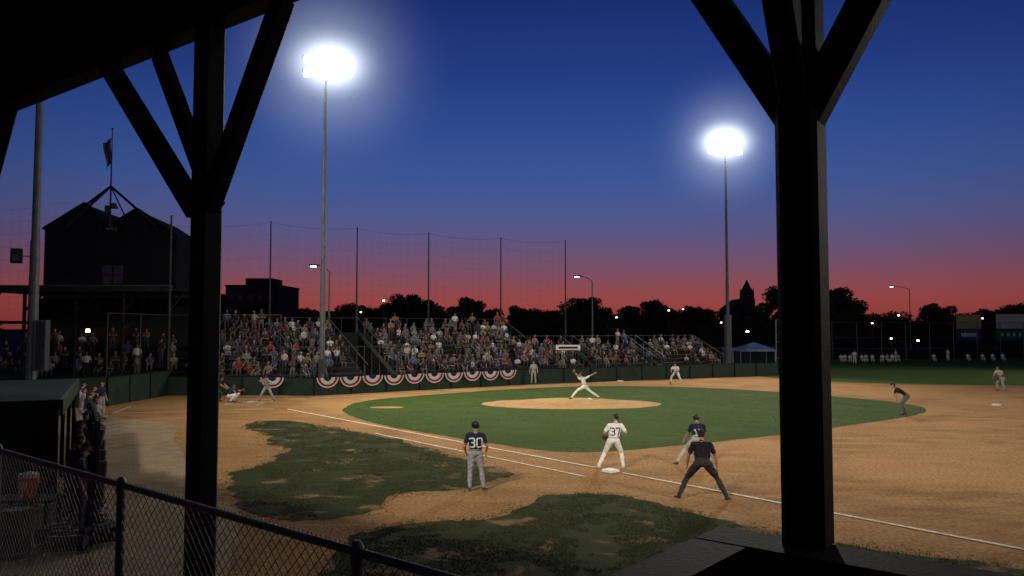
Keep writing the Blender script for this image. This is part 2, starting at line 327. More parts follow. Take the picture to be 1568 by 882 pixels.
# ------------------------------------------------------------ people
def ico(n):
    bm=bmesh.new(); bmesh.ops.create_icosphere(bm,subdivisions=n,radius=1); P=np.array([v.co[:] for v in bm.verts]); bm.free(); return P
ICO2=ico(2);
def V3(*a): return np.array(a,float)
def unit(v): return v/max(1e-9,np.linalg.norm(v))
def person_prims(J,hat='cap',fine=True,glove=None,shirtkey='shirt'):
    pr=[]
    def P(a,ra,c,rc,k):
        ra=np.array(ra if hasattr(ra,'__len__') else (ra,)*3,float); rc=np.array(rc if hasattr(rc,'__len__') else (rc,)*3,float)
        pr.append((np.array(a,float),ra,np.array(c,float),rc,k))
    pel,ch,hd=[np.array(J[k],float) for k in('pel','chest','head')]
    tw=math.radians(J.get('twist',0)); rx=V3(math.cos(tw),math.sin(tw),0)
    up=unit(ch-pel)
    bulk=J.get('bulk',1.0)
    P(pel,(.165*bulk,.12*bulk,.10),pel+(ch-pel)*.18,(.155*bulk,.115*bulk,.07),'pants')
    P(pel+(ch-pel)*.20,(.160*bulk,.122*bulk,.02),pel+(ch-pel)*.25,(.160*bulk,.122*bulk,.02),'belt')
    P(pel+(ch-pel)*.30,(.158*bulk,.118*bulk,.05),ch-up*.17,(.175*bulk,.125*bulk,.09),shirtkey)
    P(ch-up*.17,(.178*bulk,.128*bulk,.09),ch-up*.05,(.165*bulk,.105,.07),shirtkey)
    P(ch-rx*.15-up*.015,(.07,.072,.065),ch+rx*.15-up*.015,(.07,.072,.065),shirtkey)
    P(ch-up*.02,.075,ch+up*.045,.06,shirtkey)
    hv=unit(hd-ch)
    P(ch+up*.03,.058,hd-hv*.08,.052,'skin')
    hy=math.radians(J.get('hyaw',0)); hp=math.radians(J.get('hpitch',0))
    f=V3(-math.sin(hy)*math.cos(hp),math.cos(hy)*math.cos(hp),math.sin(hp)); r=unit(np.cross(f,V3(0,0,1))); u=np.cross(r,f)
    P(hd+u*.02,(.078,.09,.09),hd-u*.035+f*.015,(.062,.07,.07),'skin')
    P(hd-u*.06+f*.03,(.045,.045,.04),hd-u*.075+f*.045,(.03,.03,.025),'skin')
    P(hd+u*.0+f*.095,.012,hd-u*.025+f*.108,.016,'skin')
    for s in(-1,1):
        P(hd+r*s*.078-u*.0,.014,hd+r*s*.08-u*.035,.010,'skin')
        if fine: P(hd+r*s*.03+u*.012+f*.085,.011,hd+r*s*.036+u*.012+f*.083,.010,'eye')
    if fine: P(hd-r*.02-u*.052+f*.083,.008,hd+r*.02-u*.052+f*.083,.008,'mouth')
    P(hd+u*.03-f*.02,(.084,.092,.085),hd-u*.03-f*.035,(.072,.065,.05),'hair')
    if hat=='cap':
        P(hd+u*.055,(.088,.102,.062),hd+u*.065-f*.005,(.084,.097,.06),'hat')
        P(hd+u*.045+f*.09-r*.04,.014,hd+u*.045+f*.09+r*.04,.014,'hat'); P(hd+u*.045+f*.12-r*.045,.012,hd+u*.035+f*.16,.012,'hat'); P(hd+u*.045+f*.12+r*.045,.012,hd+u*.035+f*.16,.012,'hat')
    elif hat=='helmet':
        P(hd+u*.045,(.105,.12,.085),hd+u*.02-f*.01,(.104,.115,.08),'hat')
        for s in(-1,1): P(hd+r*s*.085,(.025,.04,.05),hd+r*s*.085-u*.035,(.022,.035,.03),'hat')
        P(hd+u*.05+f*.11-r*.05,.013,hd+u*.04+f*.16,.012,'hat');P(hd+u*.05+f*.11+r*.05,.013,hd+u*.04+f*.16,.012,'hat')
    elif hat=='mask':
        P(hd+u*.045,(.10,.115,.085),hd-f*.01,(.1,.11,.08),'hat'); P(hd+f*.09+u*.04,.05,hd+f*.09-u*.06,.045,'hat')
    for s,S in((-1,'L'),(1,'R')):
        sh=ch+rx*s*.185-up*.03; el=np.array(J['el'+S],float); wr=np.array(J['wr'+S],float)
        se=J.get('sleeve',.75)
        P(sh,.066*bulk,sh+(el-sh)*se,.056,shirtkey)
        P(sh+(el-sh)*(se-.1),.044,el,.041,'skin' if J.get('longsl',0)==0 else 'under')
        P(el,.041,el+(wr-el)*.4,.039,'skin' if J.get('longsl',0)==0 else 'under'); P(el+(wr-el)*.4,.039,wr,.026,'skin' if J.get('longsl',0)==0 else 'under')
        d=unit(wr-el); sd=unit(np.cross(d,V3(s,0,.001))+V3(0,1e-6,0)); sd=unit(sd-d*np.dot(sd,d)); cu=unit(np.cross(d,sd))*(-s)
        if glove==S:
            P(wr+d*.05,(.06,.06,.07),wr+d*.14,(.10,.06,.10),'glove')
            P(wr+d*.1,.03,wr+d*.2+sd*.06,.022,'glove');P(wr+d*.1,.03,wr+d*.22,.022,'glove');P(wr+d*.1,.03,wr+d*.19-sd*.07,.022,'glove')
        else:
            P(wr+sd*.015,.019,wr+d*.085+sd*.022,.016,'skin');P(wr-sd*.015,.019,wr+d*.08-sd*.022,.016,'skin')
            for i,(o,l) in enumerate(((.031,.9),(.0105,1.05),(-.0105,1.0),(-.031,.78))):
                b0=wr+d*.085+sd*o; b1=b0+(d*.9+cu*.3)*.042*l; b2=b1+(d*.5+cu*.75)*.038*l
                P(b0,.0092,b1,.0088,'skin');P(b1,.0088,b2,.0078,'skin')
            t0=wr+d*.03+sd*.028; t1=t0+(d*.6+sd*.7+cu*.2)*.045; P(t0,.0125,t1,.0105,'skin');P(t1,.0105,t1+(d*.85+cu*.3)*.03,.009,'skin')
        hip=pel+V3(s*.095,0,-.02); kn=np.array(J['kn'+S],float); an=np.array(J['an'+S],float)
        P(hip,(.098*bulk,.105*bulk,.10),kn+(hip-kn)*.35,.076*bulk,'pants');P(kn+(hip-kn)*.35,.076*bulk,kn,.062,'pants')
        lo=J.get('cuff',.06)
        P(kn,.062,kn+(an-kn)*.35,.066,'pants');P(kn+(an-kn)*.35,.066,an+(kn-an)*lo,.052,'pants')
        P(an+(kn-an)*.3,.038,an,.036,'socks')
        fa=math.radians(J.get('ft'+S,-s*18)); fd=V3(-math.sin(fa),math.cos(fa),0)
        tz=J.get('toe'+S,0.0)
        P(an-V3(0,0,.035)-fd*.03,(.038,.042,.038),an-V3(0,0,.045)+fd*.07,(.042,.045,.032),'shoes')
        P(an-V3(0,0,.045)+fd*.07,(.042,.045,.03),an-V3(0,0,.055-tz)+fd*.15,(.040,.042,.022),'shoes')
    return pr
def mesh_from_prims(name,pr,pal,voxel,fold=.004,smooth=2):
    bm=bmesh.new()
    for a,ra,c,rc,k in pr:
        pts=np.concatenate([ICO2*ra+a,ICO2*rc+c])
        vs=[bm.verts.new(p) for p in pts]
        r=bmesh.ops.convex_hull(bm,input=vs,use_existing_faces=False)
        dl=[e for e in r['geom_interior'] if isinstance(e,bmesh.types.BMVert)]
        bmesh.ops.delete(bm,geom=list(set(dl)),context='VERTS')
    me=bpy.data.meshes.new('tmp'); bm.to_mesh(me); bm.free()
    o=bpy.data.objects.new('tmp',me); COL.objects.link(o)
    m=o.modifiers.new('r','REMESH'); m.mode='VOXEL'; m.voxel_size=voxel; m.use_smooth_shade=True
    m=o.modifiers.new('s','SMOOTH'); m.factor=.5; m.iterations=smooth
    dg=bpy.context.evaluated_depsgraph_get(); ev=o.evaluated_get(dg)
    out=bpy.data.meshes.new_from_object(ev); bpy.data.objects.remove(o); bpy.data.meshes.remove(me)
    n=len(out.vertices); co=np.empty(n*3); out.vertices.foreach_get('co',co); co=co.reshape(-1,3)
    no=np.empty(n*3); out.vertices.foreach_get('normal',no); no=no.reshape(-1,3)
    nf=len(out.polygons); fc=np.empty(nf*3); out.polygons.foreach_get('center',fc); fc=fc.reshape(-1,3)
    def near(Q):
        best=np.full(len(Q),1e9); idx=np.zeros(len(Q),int)
        for i,(a,ra,c,rc,k) in enumerate(pr):
            ab=c-a; L2=max(1e-9,ab@ab); t=np.clip((Q-a)@ab/L2,0,1)[:,None]
            rr=ra+(rc-ra)*t; q=(Q-(a+ab*t))/rr; l=np.linalg.norm(q,axis=1)
            d=np.abs(l-1)*rr.min(axis=1)+ (l<1)*.004
            s=d<best-1e-4; best[s]=d[s]; idx[s]=i
        return idx
    keys=sorted(set(k for *_,k in pr)); kid=np.array([keys.index(p[4]) for p in pr])
    mi=kid[near(fc)]
    vk=kid[near(co)]; cl=np.isin(vk,[keys.index(k) for k in keys if k in('shirt','pants','under')])
    w=np.sin(co[:,2]*55+np.sin(co[:,0]*31)*2+co[:,1]*20)+np.sin(co[:,0]*47+co[:,2]*23+np.sin(co[:,1]*37)*2)
    co+=no*(w*fold*cl)[:,None]
    out.vertices.foreach_set('co',co.reshape(-1))
    out.materials.clear()
    for k in keys: out.materials.append(pal[k])
    out.polygons.foreach_set('material_index',mi.astype(np.int32)); out.polygons.foreach_set('use_smooth',np.ones(nf,bool)); out.update()
    out.name=name
    return out
def place(name,me,loc,yaw,sc=1.0,parent=None):
    o=bpy.data.objects.new(name,me); COL.objects.link(o); o.location=loc; o.rotation_euler=(0,0,math.radians(yaw)); o.scale=(sc,)*3
    if parent: o.parent=parent
    return o
_c={}
def cm(col,rough=.85):
    k=tuple(col)
    if k not in _c: _c[k]=mat('cloth_%d'%len(_c),col,rough,.12,9)
    return _c[k]
SK=(.40,.22,.145)
def pal(shirt,pants,hat,shoes=(.02,.02,.02),belt=(.02,.02,.02),skin=SK,hair=(.03,.02,.015),socks=(.02,.02,.025),under=(.02,.02,.03),glove=(.12,.05,.02)):
    return dict(shirt=cm(shirt),pants=cm(pants),hat=cm(hat,.4),shoes=cm(shoes,.5),belt=cm(belt,.5),skin=cm(skin,.5),hair=cm(hair),socks=cm(socks),under=cm(under),glove=cm(glove,.6),eye=cm((.02,.015,.01),.3),mouth=cm((.25,.08,.07),.5))
NAVY=(.010,.016,.036);GRAY=(.28,.28,.28);WHITE=(.76,.74,.70);BLK=(.009,.009,.010);CHAR=(.035,.033,.036);BEIGE=(.38,.35,.30)
def J0(**k):
    J=dict(pel=(0,0,.96),chest=(0,.0,1.44),head=(0,.03,1.665),elL=(-.27,-.03,1.14),elR=(.27,-.03,1.14),wrL=(-.29,.06,.90),wrR=(.29,.06,.90),
      knL=(-.13,.02,.51),knR=(.13,.02,.51),anL=(-.15,-.02,.09),anR=(.15,-.02,.09)); J.update(k); return J
DG={'0':[[(.1,0),(.5,0),(.6,.12),(.6,.88),(.5,1),(.1,1),(0,.88),(0,.12),(.1,0)]],
 '3':[[(.02,.95),(.1,1),(.5,1),(.6,.88),(.6,.62),(.48,.51),(.28,.51)],[(.48,.51),(.6,.4),(.6,.12),(.5,0),(.1,0),(.02,.05)]],
 '7':[[(0,.9),(0,1),(.6,1),(.25,0)]],'1':[[(.12,.82),(.32,1),(.32,0)],[(.12,0),(.52,0)]],
 '5':[[(.6,1),(.05,1),(.03,.55),(.45,.6),(.6,.45),(.6,.12),(.5,0),(.1,0),(0,.1)]]}
def number(txt,person,me,zc,H,col,x00=0):
    bv=BVHTree.FromPolygons([v.co[:] for v in me.vertices],[p.vertices[:] for p in me.polygons])
    st=.0055; W=H*.6; gap=H*.28; tot=len(txt)*W+(len(txt)-1)*gap; sw=H*.078
    vs=[];fs=[];ids={}
    segs=[]
    for i,ch in enumerate(txt):
        x0=-tot/2+i*(W+gap)
        for pl in DG[ch]:
            for p,q in zip(pl[:-1],pl[1:]): segs.append((x0+p[0]*H,p[1]*H-H/2,x0+q[0]*H,q[1]*H-H/2))
    S=np.array(segs)
    def vid(i,j):
        if (i,j) in ids: return ids[(i,j)]
        r=bv.ray_cast(Vector((x00+i*st,-1.5,zc+j*st)),Vector((0,1,0)))
        y=(r[0].y-.006) if r[0] is not None else None
        if y is None: ids[(i,j)]=None; return None
        vs.append((x00+i*st,y,zc+j*st)); ids[(i,j)]=len(vs)-1; return ids[(i,j)]
    ni=int(tot/2/st)+6; nj=int(H/2/st)+6
    for i in range(-ni,ni):
        for j in range(-nj,nj):
            p=np.array([(i+.5)*st,(j+.5)*st]); A=S[:,:2];B=S[:,2:];ab=B-A
            t=np.clip(((p-A)*ab).sum(1)/np.maximum(1e-9,(ab**2).sum(1)),0,1)
            if np.linalg.norm(p-(A+ab*t[:,None]),axis=1).min()<sw:
                q=[vid(i,j),vid(i+1,j),vid(i+1,j+1),vid(i,j+1)]
                if None not in q: fs.append(tuple(q))
    m=bpy.data.meshes.new('number'); m.from_pydata(vs,[],fs); m.materials.append(cm(col)); m.shade_smooth()
    o=bpy.data.objects.new('jersey_number',m); COL.objects.link(o); o.parent=person
def figure(name,J,P_,loc,yaw,voxel=.02,hat='cap',glove=None,sc=1.0,num=None):
    me=mesh_from_prims(name,person_prims(J,hat,voxel<.013,glove),P_,voxel,smooth=2 if voxel<.013 else 1)
    o=place(name,me,loc,yaw,sc)
    if num: number(num[0],o,me,num[1],num[2],num[3],num[4] if len(num)>4 else 0)
    return o
Z=.012
figure('base_coach',J0(elL=(-.29,-.09,1.16),wrL=(-.25,.08,.97),elR=(.30,-.09,1.16),wrR=(.27,.08,.97),head=(.0,.035,1.665),knL=(-.14,.0,.51),knR=(.15,.05,.51),anL=(-.15,-.04,.09),anR=(.21,.02,.09),hyaw=10,bulk=1.1,ftL=12,ftR=-35),
  pal(NAVY,(.30,.30,.31),(.008,.01,.025),shoes=(.05,.05,.055)),(-.94,20.43,Z),4,.010,'helmet',num=('30',1.24,.22,(.6,.62,.66)))
figure('first_baseman',J0(pel=(-.06,-.05,.84),chest=(.03,.10,1.28),head=(.06,.19,1.49),elL=(-.31,.10,1.05),wrL=(-.26,.34,.93),elR=(.34,.05,1.05),wrR=(.24,.32,.93),
  knL=(-.30,.08,.46),knR=(.20,.06,.46),anL=(-.50,-.05,.09),anR=(.22,-.1,.09),hpitch=-5,hyaw=20,bulk=1.06,ftL=28,ftR=-20),
  pal(WHITE,WHITE,(.012,.012,.016),shoes=(.45,.45,.45),socks=WHITE),(3.08,23.62,Z),2,.010,'cap','L',num=('37',1.10,.20,(.02,.02,.03)))
figure('base_runner',J0(pel=(.02,-.05,.78),chest=(.12,.22,1.17),head=(.12,.34,1.37),elL=(-.15,.30,.93),wrL=(-.22,.46,.70),elR=(.40,.30,.92),wrR=(.38,.45,.70),
  knL=(-.30,.14,.46),knR=(.33,.14,.46),anL=(-.62,-.02,.09),anR=(.45,-.02,.09),hyaw=30,hpitch=-5,bulk=1.05),
  pal(NAVY,BEIGE,(.008,.012,.03),shoes=(.035,.035,.035)),(5.66,24.3,Z),6,.010,'helmet',num=('15',.98,.17,(.5,.52,.58),.06))
figure('base_umpire',J0(pel=(0,-.16,.87),chest=(.0,.10,1.27),head=(.0,.20,1.48),elL=(-.31,.06,1.00),wrL=(-.34,.16,.74),elR=(.31,.06,1.00),wrR=(.34,.16,.74),
  knL=(-.34,.10,.49),knR=(.34,.10,.49),anL=(-.54,-.05,.09),anR=(.54,-.05,.09),bulk=1.17,hpitch=-3,ftL=35,ftR=-35),
  pal(BLK,CHAR,BLK,shoes=(.02,.02,.02)),(4.66,19.4,Z),-10,.010,'cap',sc=1.05)
figure('pitcher',J0(pel=(0,.05,.74),chest=(0,.20,1.17),head=(0,.30,1.37),elR=(.12,-.25,1.30),wrR=(.10,-.48,1.42),elL=(-.12,.45,1.28),wrL=(-.1,.58,1.45),
  knL=(-.05,.48,.50),knR=(.08,-.28,.42),anL=(-.05,.80,.10),anR=(.1,-.72,.12),twist=-60,hyaw=0),
  pal(WHITE,WHITE,(.02,.02,.03),socks=WHITE),(4.1,43.75,.24),88,.016,'cap','L',sc=1.0)
def ready(**k): return J0(pel=(0,-.12,.74),chest=(0,.16,1.13),head=(0,.28,1.32),elL=(-.28,.25,.92),wrL=(-.18,.46,.78),elR=(.28,.25,.92),wrR=(.18,.46,.78),
  knL=(-.28,.12,.44),knR=(.28,.12,.44),anL=(-.38,-.06,.09),anR=(.38,-.06,.09),**k)
figure('third_baseman',ready(),pal(WHITE,WHITE,(.02,.02,.03)),(12.42,59.66,Z),155,.02,'cap','L',1.08)
figure('second_baseman',J0(pel=(0,-.08,.86),chest=(0,.16,1.28),head=(0,.26,1.48),elL=(-.28,.2,1.04),wrL=(-.18,.40,.88),elR=(.28,.2,1.04),wrR=(.18,.40,.88),knL=(-.2,.1,.48),knR=(.2,.1,.48),anL=(-.25,-.06,.09),anR=(.25,-.06,.09)),pal((.6,.6,.58),(.5,.5,.5),(.02,.02,.03)),(32.47,52.31,Z),110,.018,'cap','L',1.04)
figure('base_umpire',J0(pel=(0,-.18,.88),chest=(0,.24,1.2),head=(0,.40,1.34),elL=(-.27,.3,.95),wrL=(-.18,.30,.68),elR=(.27,.3,.95),wrR=(.18,.30,.68),
  knL=(-.16,.1,.5),knR=(.16,.06,.5),anL=(-.2,.05,.09),anR=(.22,-.15,.09),hpitch=-8),pal(BLK,(.09,.09,.095),BLK),(18.8,37.92,Z),75,.014,'cap',sc=1.05)
bt=figure('batter',J0(pel=(0,-.08,.80),chest=(0,.08,1.22),head=(.03,.14,1.43),elL=(-.22,.32,1.14),wrL=(.04,.30,1.30),elR=(.40,.18,1.20),wrR=(.10,.28,1.34),
  knL=(-.27,.1,.45),knR=(.27,.1,.45),anL=(-.42,-.02,.09),anR=(.40,-.02,.09),hyaw=70),pal((.22,.23,.26),GRAY,(.01,.014,.035)),(-14.1,45.3,Z),190,.016,'helmet',sc=.95)
b=MB(); b.cyl((.07,.29,1.32),(.14,.27,1.49),.014,.016,'bark',8); b.cyl((.14,.27,1.49),(.42,.18,2.12),.016,.034,'bark',8); o=b.obj('bat',parent=bt)
figure('catcher',J0(pel=(0,-.18,.36),chest=(0,.05,.80),head=(0,.12,1.02),elL=(-.26,.30,.62),wrL=(-.12,.50,.66),elR=(.27,.22,.60),wrR=(.2,.2,.42),
  knL=(-.32,.26,.46),knR=(.32,.26,.46),anL=(-.25,-.04,.09),anR=(.25,-.04,.09)),pal((.04,.04,.05),WHITE,BLK),(-15.75,44.4,Z),-88,.018,'mask','L')
figure('plate_umpire',ready(),pal(BLK,(.07,.07,.07),BLK),(-16.65,44.6,Z),-88,.018,'mask',sc=1.05)
figure('base_coach',J0(),pal((.28,.29,.31),GRAY,NAVY),(1.6,58.3,Z),175,.02,'cap')
# players by the dugout
e=[((-19.4,35.6),-60,WHITE,WHITE),((-18.2,34.0),-75,NAVY,(.06,.06,.07)),((-17.2,31.6),-60,(.15,.15,.17),GRAY),((-16.2,30.0),-60,NAVY,GRAY),((-15.0,28.4),-80,(.2,.2,.2),GRAY),((-14.3,26.6),-70,NAVY,(.1,.1,.1)),((-13.4,25.0),-85,(.08,.08,.1),GRAY),((-13.0,24.0),-55,NAVY,(.05,.05,.06)),((-12.1,22.4),-70,BLK,(.08,.08,.09)),((-11.5,21.1),-50,NAVY,GRAY),((-10.9,19.9),-65,BLK,(.03,.03,.035)),((-10.3,18.9),-40,NAVY,(.05,.05,.06)),((-9.9,18.0),-50,NAVY,(.03,.03,.035)),((-9.3,16.95),-70,NAVY,(.10,.10,.11)),((-18.9,36.3),-100,NAVY,GRAY),((-16.7,31.0),-20,BLK,CHAR),((-12.55,23.3),-65,NAVY,(.14,.14,.15)),((-9.75,17.5),-35,BLK,(.12,.12,.13)),((-8.75,16.1),-60,NAVY,(.07,.07,.08))]
for i,(p,yw,s,q) in enumerate(e):
    J=J0(chest=(0,.10,1.40),head=(0,.18,1.62),elL=(-.3,.25,1.18),wrL=(-.2,.45,1.12),elR=(.3,.2,1.15),wrR=(.2,.42,1.1)) if i%2 else J0()
    figure('baseball_player',J,pal(s,q,NAVY),(p[0],p[1],.006),yw,.02,'cap',sc=random.uniform(.97,1.05))
# spectators (shared meshes, colour varied per object)
def rmat(name,cols,mult,rough=.85,k=1.0):
    m=bpy.data.materials.new(name); m.use_nodes=True; nt=m.node_tree; bs=nt.nodes['Principled BSDF']; bs.inputs['Roughness'].default_value=rough
    oi=nt.nodes.new('ShaderNodeObjectInfo'); mu=nt.nodes.new('ShaderNodeMath'); mu.operation='MULTIPLY'; mu.inputs[1].default_value=mult
    fr=nt.nodes.new('ShaderNodeMath'); fr.operation='FRACT'; r=nt.nodes.new('ShaderNodeValToRGB'); r.color_ramp.interpolation='CONSTANT'
    nt.links.new(oi.outputs['Random'],mu.inputs[0]);nt.links.new(mu.outputs[0],fr.inputs[0]);nt.links.new(fr.outputs[0],r.inputs['Fac']);nt.links.new(r.outputs['Color'],bs.inputs['Base Color'])
    n=len(cols)
    for i,c in enumerate(cols):
        el=r.color_ramp.elements[i] if i<2 else r.color_ramp.elements.new(i/n)
        el.position=i/n; el.color=tuple(v*k for v in c)+(1,)
    return m
SP=dict(shirt=rmat('spectator_shirt',[(.72,.71,.67),(.02,.03,.07),(.07,.07,.085),(.34,.03,.03),(.015,.015,.02),(.22,.22,.24),(.03,.06,.20),(.03,.03,.04),(.28,.20,.10),(.06,.09,.16),(.015,.02,.04),(.70,.70,.69),(.02,.08,.05),(.26,.12,.12),(.02,.018,.018),(.05,.04,.06),(.08,.14,.24),(.03,.03,.04),(.45,.44,.42),(.10,.04,.035)],7.13,k=.8),
 pants=rmat('spectator_trousers',[(.02,.03,.05),(.10,.08,.06),(.015,.015,.02),(.14,.12,.09),(.03,.04,.07),(.04,.04,.04)],13.7),
 skin=rmat('spectator_skin',[(.32,.18,.12),(.26,.14,.09),(.34,.20,.135),(.13,.07,.045)],3.3,.6),
 hair=rmat('spectator_hair',[(.03,.02,.015),(.05,.035,.02),(.12,.08,.05),(.015,.012,.01),(.10,.09,.085)],23.1),
 hat=rmat('spectator_hat',[(.02,.03,.07),(.38,.38,.36),(.20,.03,.03),(.02,.02,.02)],31.7),
 shoes=M['black'],belt=M['black'],socks=M['black'],under=M['black'],glove=M['black'],eye=M['black'],mouth=M['black'])
def seated(lean,arm,hy):
    a={0:dict(elL=(-.25,.12,.72),wrL=(-.14,.34,.62),elR=(.25,.12,.72),wrR=(.14,.34,.62)),
       1:dict(elL=(-.24,.20,.68),wrL=(-.05,.36,.72),elR=(.24,.20,.68),wrR=(.05,.36,.72)),
       2:dict(elL=(-.26,.0,.72),wrL=(-.2,.22,.58),elR=(.28,.22,.80),wrR=(.15,.3,1.0))}[arm]
    return J0(pel=(0,0,.50),chest=(0,lean,.96),head=(0,lean+.04,1.18),knL=(-.13,.44,.50),knR=(.15,.44,.50),anL=(-.13,.42,.09),anR=(.16,.40,.09),hyaw=hy,sleeve=.8,**a)
SEAT=[mesh_from_prims('spectator_seated',person_prims(seated(l,a,h),ht,False),SP,.032,.0,1) for l,a,h,ht in((.02,0,0,'cap'),(.14,1,20,None),(.08,2,-25,None),(.0,0,30,'cap'),(.2,1,-10,None),(.05,0,-40,None))]
STND=[mesh_from_prims('spectator_standing',person_prims(J,ht,False),SP,.035,.0,1) for J,ht in((J0(hyaw=20),None),(J0(elL=(-.25,.1,1.15),wrL=(-.05,.28,1.2),elR=(.25,.1,1.15),wrR=(.08,.28,1.16)),'cap'),(J0(elL=(-.3,-.08,1.15),wrL=(-.2,.1,1.0),hyaw=-30),None))]
crowd=empty('crowd_of_spectators')
def spectator(x,y,z,yaw,stand=False):
    me=random.choice(STND if stand else SEAT); s=random.uniform(.86,1.04)
    place('spectator',me,(x,y,z),yaw+random.uniform(-28,28),s,crowd)
def bleacher(name,O,d,s0,s1,rows,z0,rise,pitch,dens,gaps=(),trim=None,stand_back=.5):
    b=MB(); d=Vector(d+(0,)).normalized(); n=Vector((-d.y,d.x,0)); ang=math.atan2(d.y,d.x); yaw=math.degrees(math.atan2(n.x,-n.y))
    O=Vector(O+(0,))
    for r in range(rows):
        z=z0+rise*r; t=pitch*r; e=s1 if not trim else s1+trim*t
        segs=[(s0,e)]
        for ga,gb in gaps: segs=[x for (a,c) in segs for x in ((a,min(c,ga)),(max(a,gb),c)) if x[1]-x[0]>.3]
        for a,c in segs:
            m=O+d*((a+c)/2)+n*(t+.1); b.box((m.x,m.y,z+.40),(c-a,.26,.05),'bench',ang)
            m=O+d*((a+c)/2)+n*(t-.28); b.box((m.x,m.y,z-.03),(c-a,.5,.05),'bench',ang)
            m=O+d*((a+c)/2)+n*(t+.24); b.box((m.x,m.y,z+.12),(c-a,.03,.42),'dark',ang)
            u=a+random.uniform(.2,.5)
            while u<c-.2:
                last=r==rows-1
                if random.random()<dens*(.82+1.3*noise.noise(Vector((u*.45,r*.6,s0)))):
                    p=O+d*u+n*(t+.08)
                    st=(last and random.random()<stand_back) or random.random()<.07
                    spectator(p.x,p.y,z+(.0 if st else -.02),yaw,st)
                u+=random.uniform(.46,.74)
    for a in [s0,s1]+[g for gg in gaps for g in gg]:
        p0=O+d*a-n*.5;p1=O+d*a+n*(pitch*rows)
        if trim and a==s1: continue
        b.beam((p0.x,p0.y,z0-.2),(p1.x,p1.y,z0+rise*rows-.1),.06,.3,'galv')
        b.cyl((p0.x,p0.y,z0+.95),(p1.x,p1.y,z0+rise*rows+.95),.03,.03,'galv',6)
        for r in range(0,rows+1,2):
            q=O+d*a+n*(pitch*r); b.cyl((q.x,q.y,0),(q.x,q.y,z0+rise*r+.9),.025,.025,'galv',6)
    p=O+d*s0+n*(pitch*rows);q=O+d*s1+n*(pitch*rows)
    if trim: q=O+d*(s1+trim*pitch*rows)+n*(pitch*rows)
    zt=z0+rise*rows
    m=(p+q)/2; L=(q-p).length
    b.cyl((p.x,p.y,zt+.9),(q.x,q.y,zt+.9),.03,.03,'dgalv',6)
    for i in range(int(L/1.8)+1):
        w=p.lerp(q,i/max(1,int(L/1.8))); b.cyl((w.x,w.y,0),(w.x,w.y,zt+.9),.03,.03,'dgalv',6)
    b.box((m.x,m.y,zt/2-.1),(L,.05,zt-.2),'dark',ang)
    return b.obj(name)
bleacher('bleacher_stand',(-13.75,50.9),(1,0),-7.2,0,10,.75,.33,.65,.80,trim=-.6)
bleacher('bleacher_stand',(-13.75,50.9),(.81,.586),.1,20.6,10,.75,.33,.65,.80,gaps=((4.6,7.0),))
bleacher('bleacher_stand',(1.2,62.0),(.898,.44),.8,19.5,6,.8,.30,.65,.60,gaps=((5.2,6.4),(12,13)),stand_back=.3)
# people along right side
bench=MB(); bench.box((43.2,95,.42),(7.5,.3,.05),'bench'); 
for i in range(5): bench.box((40+i*1.6,95,.2),(.08,.28,.4),'dgalv')
bench.obj('team_bench')
WP=[mesh_from_prims('player_seated',person_prims(seated(l,a,0),'cap',False),pal(WHITE,WHITE,NAVY),.04,0,1) for l,a in((.05,0),(.15,1))]
for i in range(12):
    if i in(3,7): continue
    place('baseball_player',WP[i%2],(39.7+i*.62+random.uniform(-.15,.15),95.05,-.04),180+random.uniform(-40,40),random.uniform(.85,1.0))
WS=mesh_from_prims('player_standing',person_prims(J0(hyaw=15),'cap',False),pal(WHITE,WHITE,NAVY),.04,0,1)
for x,y in((39.0,89.5),(45.4,93),(53.5,96.5)): place('baseball_player',WS,(x,y,.01),random.uniform(60,200),.95)
for x,y in((52.0,97),(56.5,97.5),(58.6,98),(60.1,98.4),(61.5,98.6)): place('baseball_player',WP[0],(x,y,-.03),180,.9)
# ------------------------------------------------------------ floodlight towers
def glow_ball(par,loc,R,k,pw,scl=(1,1,1),rz=0):  # self-emitting ball that paints the lens glow around the lamps; nothing scatters
    m=bpy.data.materials.new('painted_lamp_glow'); m.use_nodes=True; nt=m.node_tree; nt.nodes.clear()
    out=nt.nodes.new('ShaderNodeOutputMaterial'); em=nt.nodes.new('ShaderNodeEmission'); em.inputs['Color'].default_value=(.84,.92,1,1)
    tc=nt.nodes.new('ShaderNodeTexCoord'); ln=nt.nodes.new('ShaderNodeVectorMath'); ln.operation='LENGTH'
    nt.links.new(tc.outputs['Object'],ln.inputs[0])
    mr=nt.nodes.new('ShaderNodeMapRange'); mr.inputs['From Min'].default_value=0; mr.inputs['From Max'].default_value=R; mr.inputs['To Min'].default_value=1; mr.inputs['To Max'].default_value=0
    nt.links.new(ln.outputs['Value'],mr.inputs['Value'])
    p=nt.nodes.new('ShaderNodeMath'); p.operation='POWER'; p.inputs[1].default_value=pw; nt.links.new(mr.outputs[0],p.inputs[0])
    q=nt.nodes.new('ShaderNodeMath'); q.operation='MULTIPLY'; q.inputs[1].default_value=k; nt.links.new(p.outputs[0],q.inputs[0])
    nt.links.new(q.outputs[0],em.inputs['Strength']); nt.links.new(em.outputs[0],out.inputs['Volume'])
    bm=bmesh.new(); bmesh.ops.create_icosphere(bm,subdivisions=3,radius=R); me=bpy.data.meshes.new('painted_lamp_glow'); bm.to_mesh(me); bm.free(); me.materials.append(m)
    o=bpy.data.objects.new('painted_lamp_glow',me); COL.objects.link(o); o.parent=par; o.location=loc; o.scale=scl; o.rotation_euler=(0,0,rz)
